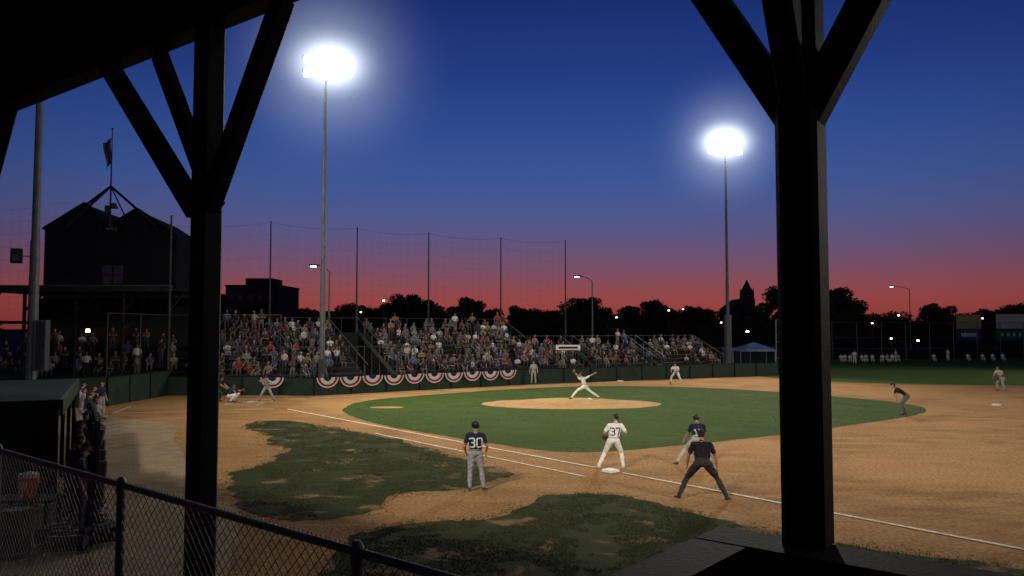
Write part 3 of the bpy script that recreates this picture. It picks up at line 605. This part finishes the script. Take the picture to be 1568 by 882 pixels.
def tower(x,y,h,aim,power,width=3.0,r0=.17,r1=.09,thick=0,glow=1.0,beam=95):
    T=empty('floodlight_tower',(x,y,0)); b=MB()
    b.cyl((0,0,0),(0,0,h*.38),r0,r0*.85,'galv',14); b.cyl((0,0,h*.38),(0,0,h*.72),r0*.72,r0*.62,'galv',14); b.cyl((0,0,h*.72),(0,0,h),r0*.55,r1,'galv',14)
    b.cyl((0,0,0),(0,0,.3),r0*1.7,r0*1.7,'galv',14)
    if thick: b.cyl((0,0,0),(0,0,thick),r0*1.9,r0*1.9,'galv',14)
    ax=Vector((aim[0]-x,aim[1]-y,0)); ax.normalize(); sd=Vector((-ax.y,ax.x,0))
    if glow: sd=Vector((1,0,0)) if h<23.2 else Vector((.96,.28,0))
    rows=[(h-.25,5),(h-1.15,5)]
    if h>23.2: rows=[(h-.2,4),(h-.85,5),(h-1.5,4)]
    for z,n in rows:
        a=sd*width/2; b.beam((-a.x,-a.y,z),(a.x,a.y,z),.12,.12,'dgalv')
        for i in range(n):
            c=sd*(width*(i/(n-1)-.5)*.94+random.uniform(-.05,.05))+ax*.28+Vector((0,0,z-.1))
            dn=(ax*math.cos(.55)+sd*random.uniform(-.25,.25)+Vector((0,0,-math.sin(.5)))).normalized()
            b.cyl(c-dn*.32,c,.10,.32,'dgalv',14,False); b.cyl(c-dn*.5,c-dn*.3,.12,.12,'dgalv',10); b.cyl(c-dn*.04,c-dn*.02,.31,.31,'lamp',14)
            b.cyl(c-dn*.35,(c.x-ax.x*.28-dn.x*.1,c.y-ax.y*.28-dn.y*.1,z),.03,.03,'dgalv',6)
    b.box((0,0,h*.08),(.35,.45,.9),'dgalv')
    b.obj('pole_and_lamps',parent=T)
    L=bpy.data.lights.new('floodlight','SPOT'); L.energy=power; L.spot_size=math.radians(beam); L.spot_blend=.98; L.shadow_soft_size=.9; L.color=(1,.92,.77)
    lo=bpy.data.objects.new('floodlight',L); COL.objects.link(lo); lo.parent=T; p=ax*1.0+Vector((0,0,h-.7)); lo.location=p
    tgt=Vector((aim[0]-x,aim[1]-y,0))-p; lo.rotation_euler=tgt.to_track_quat('-Z','Y').to_euler()
    if glow: 
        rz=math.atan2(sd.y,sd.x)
        glow_ball(T,(ax.x*.4,ax.y*.4,h-.7),3.8*(1+.10*(glow>1)),1.6*glow,3.6,(1.15,1,.82),rz); glow_ball(T,(ax.x*.4,ax.y*.4,h-.71),10,.11*glow,4)
    return T
PW=30500
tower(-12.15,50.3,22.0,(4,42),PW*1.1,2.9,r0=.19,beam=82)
tower(22.0,80,23.9,(10,46),PW*1.6,3.4,r0=.2,thick=5.5,glow=1.1,beam=84)
tower(-24.8,40.6,23,(0,43),PW*.5,3.2,r0=.27,r1=.2,glow=0,beam=80)
tower(-16,-9,24,(1,40),PW*1.5,3.2,glow=0,beam=56)
tower(30,-6,24,(6,41),PW*1.4,3.2,glow=0,beam=54)
tower(80,62,24,(36,55),PW*1.6,3.2,glow=0,beam=84)
# net poles
fnp=[(413,62,338),(546,64,347),(656,67,355),(767,70,363),(866,73,367)]
b=MB(); pts=[]
for px,Y,ty in fnp:
    X=(px-784)/1200*Y; zt=4.2+(502-ty)*Y/1200; b.cyl((X,Y,0),(X,Y,zt),.09,.05,'dgalv',8); pts.append(Vector((X,Y,zt)))
pts=[Vector((-27,60,12.2))]+pts
for a,c in zip(pts[:-1],pts[1:]):
    N=16
    for lv in range(0,9):
        prev=None
        for i in range(N+1):
            t=i/N; p=a.lerp(c,t); p=Vector((p.x,p.y,p.z-.25*4*t*(1-t)*(1-lv/12)-.1-lv*.9))
            if prev: b.cyl(prev,p,.003 if lv else .009,.003 if lv else .009,'net',3,False)
            prev=p
    for i in range(1,10):
        t=i/10; p=a.lerp(c,t); b.cyl((p.x,p.y,p.z-.1-.25*4*t*(1-t)),(p.x,p.y,4.5),.0025,.0025,'net',3,False)
b.obj('safety_net')
# street lamps
def street_lamp(x,y,h,dx,k='slamp',arm=1.6):
    b=MB(); b.cyl((0,0,0),(0,0,h-.4),.1,.06,'galv',8)
    pr=Vector((0,0,h-.4))
    for i in range(1,7):
        t=i/6; p=Vector((dx*arm*t,0,h-.4+.5*math.sin(t*1.5))); b.cyl(pr,p,.04,.04,'galv',6); pr=p
    b.box((pr.x+dx*.3,0,pr.z),(.75,.26,.14),'dgalv'); b.box((pr.x+dx*.35,0,pr.z-.09),(.4,.2,.05),k)
    return b.obj('street_lamp',loc=(x,y,0))
street_lamp(8.2,80,9.4,-1,arm=1.2); street_lamp(66,130,11.0,-1,arm=2.6); street_lamp(46,125,11.5,-1,arm=2.6)
street_lamp(-14.0,60,8.9,-1,arm=.9)
for x,y,h,k in((27,135,7.2,'wlamp'),(36,165,8.1,'wlamp'),(28.8,96,3.75,'slamp'),(62,135,5.0,'wlamp'),(74,150,6.6,'slamp'),(57,118,2.6,'wlamp'),(61,118,2.3,'slamp'),(-34,56,3.9,'wlamp'),(-30,55.5,4.0,'wlamp'),(-18,110,8,'wlamp'),(-27,140,7,'wlamp'),(90,150,6,'wlamp'),(40,150,5.2,'wlamp'),(20,150,6.2,'wlamp')):
    b=MB(); b.cyl((0,0,0),(0,0,h-.15),.06,.045,'dgalv',6); b.cyl((0,0,h-.16),(0,0,h-.1),.2,.22,'dgalv',10); b.cyl((0,0,h-.1),(0,0,h+.12),.16,.12,k,10); b.cyl((0,0,h+.12),(0,0,h+.2),.2,.03,'dgalv',10); b.obj('lamp_post',loc=(x,y,0))
# ------------------------------------------------------------ roofed grandstand behind home
b=MB()
b.box((-28.6,54.2,6.70),(13.4,7.4,.16),'dgreen'); b.box((-28.6,50.4,6.72),(13.4,.10,.34),'green'); b.box((-28.6,50.32,6.92),(13.5,.05,.06),'galv')
for x in(-34.6,-31.6,-28.3,-25.2,-22.2): b.beam((x,50.8,0),(x,50.8,6.6),.18,.18,'dgreen'); b.beam((x,50.8,5.3),(x,53,6.6),.12,.12,'dgreen')
b.box((-28.6,58,3.2),(13.4,.15,6.4),'dark'); b.box((-28.6,50.75,4.55),(13,.12,.2),'dgreen')
for r in range(6):
    b.box((-28.6,52.0+r*1.0,.8+r*.42),(13,.98,.12),'dark')
b.obj('roofed_grandstand')
for r in range(5):
    x=-35+random.random()
    while x<-22.6:
        if random.random()<.6: spectator(x,51.8+r*1.0,.88+r*.42,180,random.random()<.4)
        x+=random.uniform(.6,1.0)
# twin-gabled building with flagpole
def WX(px,Y): return (px-784)/1200*Y
def WZ(py,Y): return 4.2+(502-py)*Y/1200
Y=78
prof=[(65,560),(65,352),(128,312),(166,347),(208,321),(268,360),(268,560)]
b=MB(); fr=[(WX(x,Y),Y,max(0,WZ(y,Y))) for x,y in prof]; n=len(fr); bk=[(x-2,Y+14,z) for x,y,z in fr]
b.add(fr+bk,[tuple(range(n)),tuple(range(2*n-1,n-1,-1))]+[(i,i+n,(i+1)%n+n,(i+1)%n) for i in range(n)],'dark')
for i in range(1,5):
    a,c=Vector(fr[i]),Vector(fr[i+1]); b.beam(a+Vector((0,-.2,.1)),c+Vector((0,-.2,.1)),.5,.22,'dark')
for i in range(2):
    for j in range(2): b.box((WX(163+i*17,Y),Y-.03,WZ(428-j*15,Y)),(.9,.08,.85),'glass'); 
    b.box((WX(163+i*17,Y),Y-.06,WZ(420.5,Y)),(1.05,.06,.08),'dgalv')
b.obj('gabled_building')
b=MB(); Yf=77.2; ap=(WX(165,Yf),Yf,WZ(284,Yf))
for px,py in((95,350),(128,312),(208,321),(236,345)): b.beam(ap,(WX(px,Yf),Yf,WZ(py,Yf)),.10,.22,'dgalv')
for px in(150,182): b.beam(ap,(WX(px,Yf),Yf+2,WZ(345,Yf)),.08,.12,'dgalv')
b.cyl((ap[0],Yf,WZ(348,Yf)),(ap[0],Yf,WZ(195,Yf)),.11,.04,'dgalv',8)
b.cyl((ap[0],Yf,WZ(195,Yf)),(ap[0],Yf,WZ(193,Yf)),.10,.10,'dgalv',8)
b.beam((ap[0]-.4,Yf,WZ(349,Yf)),(ap[0]+.4,Yf+1.2,WZ(349,Yf)),.3,.3,'dgalv')
b.cyl((ap[0]+.35,Yf,WZ(318,Yf)),(ap[0]+.35,Yf,WZ(310,Yf)),.42,.18,'galv',12); b.box((ap[0]-.3,Yf,WZ(320,Yf)),(.4,.3,.8),'galv')
M['fred']=mat('flag_red',(.14,.02,.02),.85,.3,2); M['fwht']=mat('flag_white',(.16,.15,.15),.85,.3,2)
NX,NZ=10,14;vs=[]
for i in range(NX+1):
    for j in range(NZ+1):
        u=i/NX;v=j/NZ; vs.append((ap[0]-.05-.72*u*(1-.35*v)-.05*math.sin(6*v),Yf-.06+.16*math.sin(u*11+v*4)*u,WZ(208,Yf)-2.6*v-.6*u))
for i in range(NX):
    b.add([vs[i*(NZ+1)+j] for j in range(NZ+1)]+[vs[(i+1)*(NZ+1)+j] for j in range(NZ+1)],[(j,j+1,j+2+NZ,j+1+NZ) for j in range(NZ)],'fred' if i%2 else 'fwht')
b.obj('flagpole_with_flag')
# backstop net
b=MB()
for ax_,ay,az in((-21.5,49.2,11.3),(-35.5,50,12)): b.cyl((ax_,ay,0),(ax_,ay,az),.08,.06,'dgalv',8)
P0=[Vector((-35.5,50,11.9)),Vector((-28.5,49.6,12.2)),Vector((-21.5,49.2,11.2))]
for a,c in zip(P0[:-1],P0[1:]):
    for i in range(0,13):
        t=i/12; p=a.lerp(c,t); z=p.z-.5*4*t*(1-t)*.6; b.cyl((p.x,p.y,z),(p.x,p.y,5),.003,.003,'net',3,False)
    for lv in range(9):
        pv=None
        for i in range(13):
            t=i/12;p=a.lerp(c,t);p.z+=-.3*4*t*(1-t)-lv*.8
            if pv: b.cyl(pv,p,.004,.004,'net',3,False)
            pv=p
b.obj('backstop_net')
# ------------------------------------------------------------ background buildings
def building(name,x0,x1,Y,z,dep=14,roofbits=(),win=True):
    b=MB(); b.box(((x0+x1)/2,Y+dep/2,z/2),(x1-x0,dep,z),'brick')
    b.box(((x0+x1)/2,Y+dep/2,z+.15),(x1-x0+.4,dep+.4,.35),'dark')
    for a,c,h in roofbits: b.box(((a+c)/2,Y+dep/2,z+.3+h/2),(c-a,dep*.5,h),'dark')
    if win:
        k=int((x1-x0)/2.6)
        for fl in range(int(z/3.3)):
            for i in range(k):
                x=x0+1.3+i*(x1-x0-1.2)/k
                b.box((x,Y-.02,1.9+fl*3.3),(1.2,.1,1.5),'glass'); b.box((x,Y-.06,1.1+fl*3.3),(1.4,.14,.12),'dark')
    return b.obj(name)
building('brick_building',WX(345,200),WX(428,200),200,WZ(438,200),18,((WX(366,200),WX(408,200),2.0),))
building('brick_building',WX(225,190),WX(284,190),190,WZ(432,190),16)
building('brick_building',WX(300,230),WX(350,230),230,WZ(452,230),12)
b=MB(); Ys=230; xs=WX(1144,Ys); zt=WZ(457,Ys); b.box((xs,Ys,zt/2),(3.6,3.6,zt),'brick')
zc=WZ(444,Ys); b.box((xs,Ys,(zt+zc)/2),(3.0,3.0,zc-zt),'brick')
for sx in(-1,1):
    for sy in(-1,1): b.cyl((xs+sx*1.5,Ys+sy*1.5,zt),(xs+sx*1.5,Ys+sy*1.5,zc+.9),.25,.03,'brick',6)
b.box((xs,Ys-1.53,zt+.9),(.8,.1,1.4),'glass'); b.cyl((xs,Ys,zc),(xs,Ys,WZ(428,Ys)),1.6,.05,'dark',8); b.box((xs,Ys+9,5),(8,14,10),'brick')
b.add([(xs-4,Ys+2,10),(xs+4,Ys+2,10),(xs,Ys+2,13),(xs-4,Ys+16,10),(xs+4,Ys+16,10),(xs,Ys+16,13)],[(0,1,2),(3,5,4),(0,2,5,3),(1,4,5,2)],'dark')
b.obj('church_with_steeple')
def banner(x0,x1,Yb,z0,z1,top,bot):
    b=MB(); zm=z0+(z1-z0)*.45; b.box(((x0+x1)/2,Yb,(zm+z1)/2),(x1-x0,.05,z1-zm),top); b.box(((x0+x1)/2,Yb,(z0+zm)/2),(x1-x0,.05,zm-z0),bot)
    for i in range(6): b.box((x0+.6+i*(x1-x0-1.2)/6+.2,Yb-.04,(z0+zm)/2),(.3,.03,.5),'bwhite')
    b.box(((x0+x1)/2,Yb-.04,z1-.05),(x1-x0+.1,.06,.08),'dgalv')
    for x in(x0,x1): b.cyl((x,Yb+.06,0),(x,Yb+.06,z1+.6),.06,.06,'dgalv',6)
    return b.obj('advertising_banner')
banner(62.3,65.8,110,2.4,6.1,'byel','bblu'); banner(67.9,74,110,2.4,6.2,'bwhite','bgrn')
b=MB(); b.box((4.4,61.6,2.65),(1.9,.06,.42),'white'); b.box((4.4,61.56,2.65),(1.5,.03,.16),'dark'); b.cyl((3.6,61.65,0),(3.6,61.65,2.5),.04,.04,'dgalv',6); b.cyl((5.2,61.65,0),(5.2,61.65,2.5),.04,.04,'dgalv',6); b.obj('notice_board')
b=MB(); tx,ty=28.6,93
for sx in(-2,2):
    for sy in(-1.6,1.6): b.cyl((tx+sx,ty+sy,0),(tx+sx,ty+sy,1.75),.04,.04,'white',6)
q=[(tx-2.1,ty-1.7,1.7),(tx+2.1,ty-1.7,1.7),(tx+2.1,ty+1.7,1.7),(tx-2.1,ty+1.7,1.7)]
b.add(q+[(tx,ty,2.5)],[(0,1,4),(1,2,4),(2,3,4),(3,0,4)],'tentm')
b.add(q+[(x,y,1.45) for x,y,z in q],[(i,(i+1)%4,(i+1)%4+4,i+4) for i in range(4)],'tentv'); b.obj('canopy_tent')
# ------------------------------------------------------------ trees
def tree_mesh(seed,H,W,leaves=5200,ls=.42):
    r=np.random.default_rng(seed); b=MB(); b.cyl((0,0,0),(.1,0,H*.45),.38,.24,'bark',8)
    cl=[]
    for i in range(26):
        a=r.uniform(0,2*math.pi); t=r.uniform(0,1); rad=W*.5*math.sqrt(r.uniform(0,1))*(.55+.45*math.sin(math.pi*min(1,t+.15)))
        z=H*(.22+.68*t)*(1-.12*(rad/(W*.5))**2); cl.append((rad*math.cos(a),rad*math.sin(a),z,r.uniform(.9,1.9)*W/9))
        if i%2==0: b.cyl((.1,0,H*.3),(rad*.8*math.cos(a),rad*.8*math.sin(a),z),.14,.04,'bark',5)
    C=np.array(cl); idx=r.integers(0,len(C),leaves); d=r.normal(0,1,(leaves,3)); d/=np.linalg.norm(d,axis=1)[:,None]
    P=C[idx,:3]+d*(C[idx,3]*r.uniform(.35,1.12,leaves)**.6)[:,None]*[1,1,.75]
    A=r.normal(0,1,(leaves,3));A/=np.linalg.norm(A,axis=1)[:,None];Bv=np.cross(A,r.normal(0,1,(leaves,3)));Bv/=np.linalg.norm(Bv,axis=1)[:,None]
    s=ls*r.uniform(.5,1.2,leaves)[:,None]
    vs=np.stack([P-A*s*.5,P+Bv*s*.4,P+A*s*.6,P-Bv*s*.4],1).reshape(-1,3)
    b.add([tuple(v) for v in vs],[(4*i,4*i+1,4*i+2,4*i+3) for i in range(leaves)],'leaf')
    me=bpy.data.meshes.new('tree'); me.from_pydata(b.v,[],b.f)
    for k in b.mats: me.materials.append(M[k])
    me.polygons.foreach_set('material_index',b.m); return me
TM=[tree_mesh(1,11,11,9000,.5),tree_mesh(2,12,9,8000,.5),tree_mesh(3,10,13,9500,.5),tree_mesh(4,12.5,11,9000,.5),tree_mesh(5,9,10,8000,.5)]
tl=empty('distant_tree_line')
def tree(x,y,s,par=tl):
    place('tree',random.choice(TM),(x,y,-.5),random.uniform(0,360),s,par)
x=-60
while x<140:
    prf=.92+.22*noise.noise(Vector((x*.06,2,0)))
    tree(x,175+random.uniform(-8,8),prf*random.uniform(.76,.98)); 
    x+=random.uniform(4.0,7.5)
x=-170
while x<190:
    tree(x,215+random.uniform(-10,10),random.uniform(.8,1.05)); x+=random.uniform(6,9)
x=-30
while x<120:
    tree(x,150+random.uniform(-5,5),random.uniform(.42,.62)); x+=random.uniform(4,6)
for px,Y_,s in((885,150,1.0),(900,152,.9),(1200,140,1.12),(1255,142,1.12),(1285,140,1.0),(1235,138,1.1),(810,160,.95),(640,165,1.02),(615,165,1.0),(1020,160,.95),(720,165,1.0)): tree(WX(px,Y_),Y_,s)
# ------------------------------------------------------------ our grandstand: posts, braces, beam, roof, parapet
a_=Vector((.8,-.6,0)); n_=Vector((.6,.8,0)); HB=4.2+2.45
b=MB()
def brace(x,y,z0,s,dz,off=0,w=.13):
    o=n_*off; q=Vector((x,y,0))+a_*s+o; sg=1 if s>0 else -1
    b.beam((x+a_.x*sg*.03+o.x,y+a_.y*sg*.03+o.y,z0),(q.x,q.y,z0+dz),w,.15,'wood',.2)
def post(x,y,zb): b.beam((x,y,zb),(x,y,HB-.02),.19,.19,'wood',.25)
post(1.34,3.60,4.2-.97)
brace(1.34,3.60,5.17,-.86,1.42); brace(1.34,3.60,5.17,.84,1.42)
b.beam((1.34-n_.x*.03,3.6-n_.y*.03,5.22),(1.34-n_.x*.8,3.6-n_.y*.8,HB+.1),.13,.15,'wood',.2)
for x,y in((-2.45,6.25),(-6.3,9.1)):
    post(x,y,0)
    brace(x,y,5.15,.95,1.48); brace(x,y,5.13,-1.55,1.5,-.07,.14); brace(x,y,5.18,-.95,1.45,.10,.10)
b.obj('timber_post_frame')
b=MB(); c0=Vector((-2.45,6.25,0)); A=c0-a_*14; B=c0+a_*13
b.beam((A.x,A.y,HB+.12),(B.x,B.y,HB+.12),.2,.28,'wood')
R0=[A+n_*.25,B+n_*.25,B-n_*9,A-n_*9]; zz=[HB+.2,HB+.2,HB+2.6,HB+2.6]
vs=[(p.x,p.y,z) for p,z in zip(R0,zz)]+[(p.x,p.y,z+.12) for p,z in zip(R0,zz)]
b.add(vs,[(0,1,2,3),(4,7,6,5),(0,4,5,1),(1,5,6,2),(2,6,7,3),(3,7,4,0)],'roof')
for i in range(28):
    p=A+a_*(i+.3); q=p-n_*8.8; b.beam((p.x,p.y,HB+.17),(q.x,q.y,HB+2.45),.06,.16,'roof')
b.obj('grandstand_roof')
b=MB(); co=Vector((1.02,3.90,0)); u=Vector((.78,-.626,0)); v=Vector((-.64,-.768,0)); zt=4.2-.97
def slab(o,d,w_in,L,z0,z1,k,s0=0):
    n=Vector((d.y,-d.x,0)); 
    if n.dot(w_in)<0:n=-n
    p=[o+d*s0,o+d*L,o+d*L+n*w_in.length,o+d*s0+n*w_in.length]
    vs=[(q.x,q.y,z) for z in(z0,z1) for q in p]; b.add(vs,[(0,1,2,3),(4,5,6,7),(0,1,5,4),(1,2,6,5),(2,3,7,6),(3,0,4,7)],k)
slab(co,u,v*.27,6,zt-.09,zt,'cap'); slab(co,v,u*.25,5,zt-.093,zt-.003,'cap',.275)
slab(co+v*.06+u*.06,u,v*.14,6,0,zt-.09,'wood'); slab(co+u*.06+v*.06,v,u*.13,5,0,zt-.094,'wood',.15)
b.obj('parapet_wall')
b=MB(); m=co+u*3+v*4; b.box((m.x,m.y,2.3),(6,6,.2),'roof',math.atan2(u.y,u.x)); b.obj('grandstand_floor')
# chain-link fence in front
b=MB(); F0=Vector((.214,2.715,0)); fd=Vector((-.769,.639,0)).normalized(); zt=4.2-.97; zb=1.7; Lf=9.5
b.cyl((F0.x,F0.y,zt),(F0.x+fd.x*Lf,F0.y+fd.y*Lf,zt),.020,.020,'dgalv',10)
for s in(1.15,3.42,5.58,7.9):
    p=F0+fd*s; b.cyl((p.x,p.y,0),(p.x,p.y,zt+.02),.025,.025,'dgalv',10); b.cyl((p.x,p.y,zt+.02),(p.x,p.y,zt+.05),.032,.015,'dgalv',10); b.cyl((p.x,p.y,zt-.04),(p.x,p.y,zt+.0),.031,.031,'dgalv',10)
H=zt-zb; pitch=.068; x=-H
while x<Lf:
    for s in(0,1):
        u0,v0,u1,v1=x,0,x+H,H
        if u0<0:v0=-u0;u0=0
        if u1>Lf:v1=H-(u1-Lf);u1=Lf
        if s: u0,u1=Lf-u0,Lf-u1
        off=Vector((fd.y,-fd.x,0))*(.004 if s else -.004)
        p=F0+fd*u0+off;q=F0+fd*u1+off; b.cyl((p.x,p.y,zb+v0-.0),(q.x,q.y,zb+v1-.0),.0026,.0026,'wire',4,False)
        b.cyl((q.x,q.y,zb+v1),(q.x+fd.x*.008,q.y+fd.y*.008,zb+v1+.03),.0022,.0015,'wire',3,False)
    x+=pitch
b.obj('chain_link_fence')
# ------------------------------------------------------------ dugout
b=MB(); Pn=Vector((-11.2,19.6,0)); Pf=Vector((-15.2,27.6,0)); dd=(Pf-Pn).normalized(); ln=Vector((-dd.y,dd.x,0)); L=(Pf-Pn).length
ang=math.atan2(dd.y,dd.x); mm=(Pn+Pf)/2+ln*2.0
b.box((mm.x,mm.y,2.35),(L,4.0,.14),'dgreen',ang); e1=(Pn+Pf)/2; b.box((e1.x,e1.y,2.22),(L+.05,.08,.40),'green',ang)
for t in(0,.33,.66,1): q=Pn.lerp(Pf,t)+ln*.12; b.box((q.x,q.y,1.12),(.1,.1,2.2),'dgreen',ang)
q=mm+ln*1.9; b.box((q.x,q.y,1.15),(L,.12,2.3),'dgreen',ang); q=Pn+ln*2; b.box((q.x,q.y,1.15),(.12,3.9,2.3),'dgreen',ang)
for i in range(8): q=Pn+ln*(.35+i*.5)-dd*.075; b.box((q.x,q.y,1.12),(.03,.05,2.2),'black',ang)
q=mm+ln*1.2; b.box((q.x,q.y,.45),(L-.4,.4,.06),'bench',ang)
b.obj('dugout')
fence('dugout_rail',[(-17.9,32.2),(-9.0,16.6)],0,1.15,1.9,k='dgreen',r=.035,rails=(1,.5),mesh=.16,mr=.004)
b=MB()
for i in range(9):
    x=-8.55-i*.27;y=16.3+i*.48
    b.beam((x,y,.5),(x+.04,y+.03,1.45+.15*(i%3)),.27,.24,'black',.5); b.cyl((x,y,1.4),(x,y,1.72+.1*(i%2)),.03,.02,'black',6); b.beam((x-.1,y,.02),(x+.1,y,.46),.30,.26,'black',.4)
b.beam((-8.4,16.0,1.6),(-10.7,20.1,1.6),.06,.06,'dgreen'); b.beam((-8.4,16.0,2.28),(-10.7,20.1,2.28),.06,.06,'dgreen')
for t in(0,.5,1): p=Vector((-8.4,16.0,0)).lerp(Vector((-10.7,20.1,0)),t); b.beam((p.x,p.y,0),(p.x,p.y,2.3),.08,.08,'dgreen')
for t in(.1,.2,.33,.62,.75,.88): p=Vector((-8.4,16.0,0)).lerp(Vector((-10.7,20.1,0)),t); b.beam((p.x,p.y,1.78),(p.x+.06,p.y,2.1),.22,.2,'black',.7)
b.obj('equipment_rack')
b=MB(); b.box((-9.7,15.9,.78),(1.2,.6,.06),'dgreen'); 
for sx in(-.5,.5):
    for sy in(-.22,.22): b.box((-9.7+sx,15.9+sy,.375),(.06,.06,.75),'dgreen')
b.obj('folding_table')
b=MB(); b.cyl((0,0,0),(0,0,.10),.15,.16,'orange',20); b.cyl((0,0,.10),(0,0,.40),.16,.175,'orange',20); b.cyl((0,0,.40),(0,0,.47),.185,.18,'bwhite',20); b.cyl((0,0,.47),(0,0,.49),.12,.10,'bwhite',20); b.box((0,-.19,.06),(.04,.06,.05),'bwhite'); b.box((0,-.172,.25),(.14,.02,.14),'bwhite')
b.box((-.19,0,.33),(.03,.08,.1),'orange');b.box((.19,0,.33),(.03,.08,.1),'orange'); b.obj('water_cooler',loc=(-9.7,15.9,.812))
b=MB(); b.cyl((0,0,0),(0,0,.85),.26,.31,'black',20); b.cyl((0,0,.85),(0,0,.90),.33,.33,'black',20,False); b.cyl((0,0,.1),(0,0,.12),.29,.29,'black',20); b.obj('trash_can',loc=(-9.1,14.6,0))
b=MB()
for i,(x,y,r) in enumerate(((0,0,0),(.5,.15,.5),(.25,.5,1.2),(-.5,.2,.3),(.15,-.4,.1),(-.45,.7,1.0))): b.beam((x-.35*math.cos(r),y-.35*math.sin(r),.16),(x+.35*math.cos(r),y+.35*math.sin(r),.18),.3,.28,'black',.6); b.cyl((x-.15,y,.3),(x+.15,y,.36),.02,.02,'black',6)
b.obj('equipment_bags',loc=(-8.5,15.3,0))
b=MB(); b.box((0,0,0),(.5,.4,.75),'black',.4); b.cyl((.1,-.22,-.12),(.12,-.25,-.12),.16,.18,'dgalv',12); b.beam((.1,.1,0),(.75,.35,0),.05,.05,'dgalv'); b.obj('loudspeaker',loc=(-25.5,40.2,7.9))
b=MB(); b.box((0,0,0),(.55,.4,2.6),'galv'); b.box((0,-.21,0),(.45,.03,2.4),'dgalv'); b.box((.16,-.24,0),(.04,.04,.2),'black'); b.obj('electrical_cabinet',loc=(-24.1,40.3,3.3))
# ------------------------------------------------------------ world
w=bpy.data.worlds.new('World'); scene.world=w; w.use_nodes=True; nt=w.node_tree; L=nt.links; bg=nt.nodes['Background']
tc=nt.nodes.new('ShaderNodeTexCoord'); sp=nt.nodes.new('ShaderNodeSeparateXYZ'); L.new(tc.outputs['Generated'],sp.inputs[0])
rp=nt.nodes.new('ShaderNodeValToRGB'); cr=rp.color_ramp; cr.interpolation='LINEAR'
st=[(0,(134,58,52)),(.03,(150,68,66)),(.05,(140,73,80)),(.075,(118,78,102)),(.105,(97,83,122)),(.14,(78,87,140)),(.18,(62,86,149)),(.24,(48,77,147)),(.31,(35,61,132)),(.39,(25,47,114)),(.5,(16,35,94)),(1,(7,14,50))]
for i,(p,c) in enumerate(st):
    el=cr.elements[i] if i<2 else cr.elements.new(p)
    el.position=p; el.color=lin(c)
L.new(sp.outputs['Z'],rp.inputs['Fac'])
dt=nt.nodes.new('ShaderNodeVectorMath'); dt.operation='DOT_PRODUCT'; dt.inputs[1].default_value=(.05,.99,0); L.new(tc.outputs['Generated'],dt.inputs[0])
az=nt.nodes.new('ShaderNodeMapRange'); az.interpolation_type='SMOOTHSTEP'; az.inputs['From Min'].default_value=.55; az.inputs['From Max'].default_value=1.0; az.inputs['To Min'].default_value=.35; az.inputs['To Max'].default_value=1.0
L.new(dt.outputs['Value'],az.inputs['Value'])
sc_=nt.nodes.new('ShaderNodeVectorMath'); sc_.operation='SCALE'; L.new(rp.outputs['Color'],sc_.inputs[0]); L.new(az.outputs[0],sc_.inputs['Scale'])
sky=nt.nodes.new('ShaderNodeTexSky'); sky.sky_type='NISHITA'; sky.sun_disc=False; sky.sun_elevation=math.radians(-4); sky.sun_rotation=math.radians(3)
s2=nt.nodes.new('ShaderNodeVectorMath'); s2.operation='SCALE'; s2.inputs['Scale'].default_value=.01; L.new(sky.outputs[0],s2.inputs[0])
ad=nt.nodes.new('ShaderNodeVectorMath'); ad.operation='ADD'; L.new(sc_.outputs[0],ad.inputs[0]); L.new(s2.outputs[0],ad.inputs[1])
L.new(ad.outputs[0],bg.inputs['Color']); bg.inputs['Strength'].default_value=1.0
# ------------------------------------------------------------ camera
cam=bpy.data.cameras.new('camera'); co_=bpy.data.objects.new('camera',cam); COL.objects.link(co_); co_.location=(0,0,4.2)
co_.rotation_euler=(math.radians(90)+math.atan(61/1200),0,0); cam.sensor_width=36; cam.lens=36*1200/1568; cam.clip_start=.05; cam.clip_end=5000
scene.camera=co_
scene.view_settings.view_transform='Standard'; scene.view_settings.look='None'; scene.view_settings.exposure=0
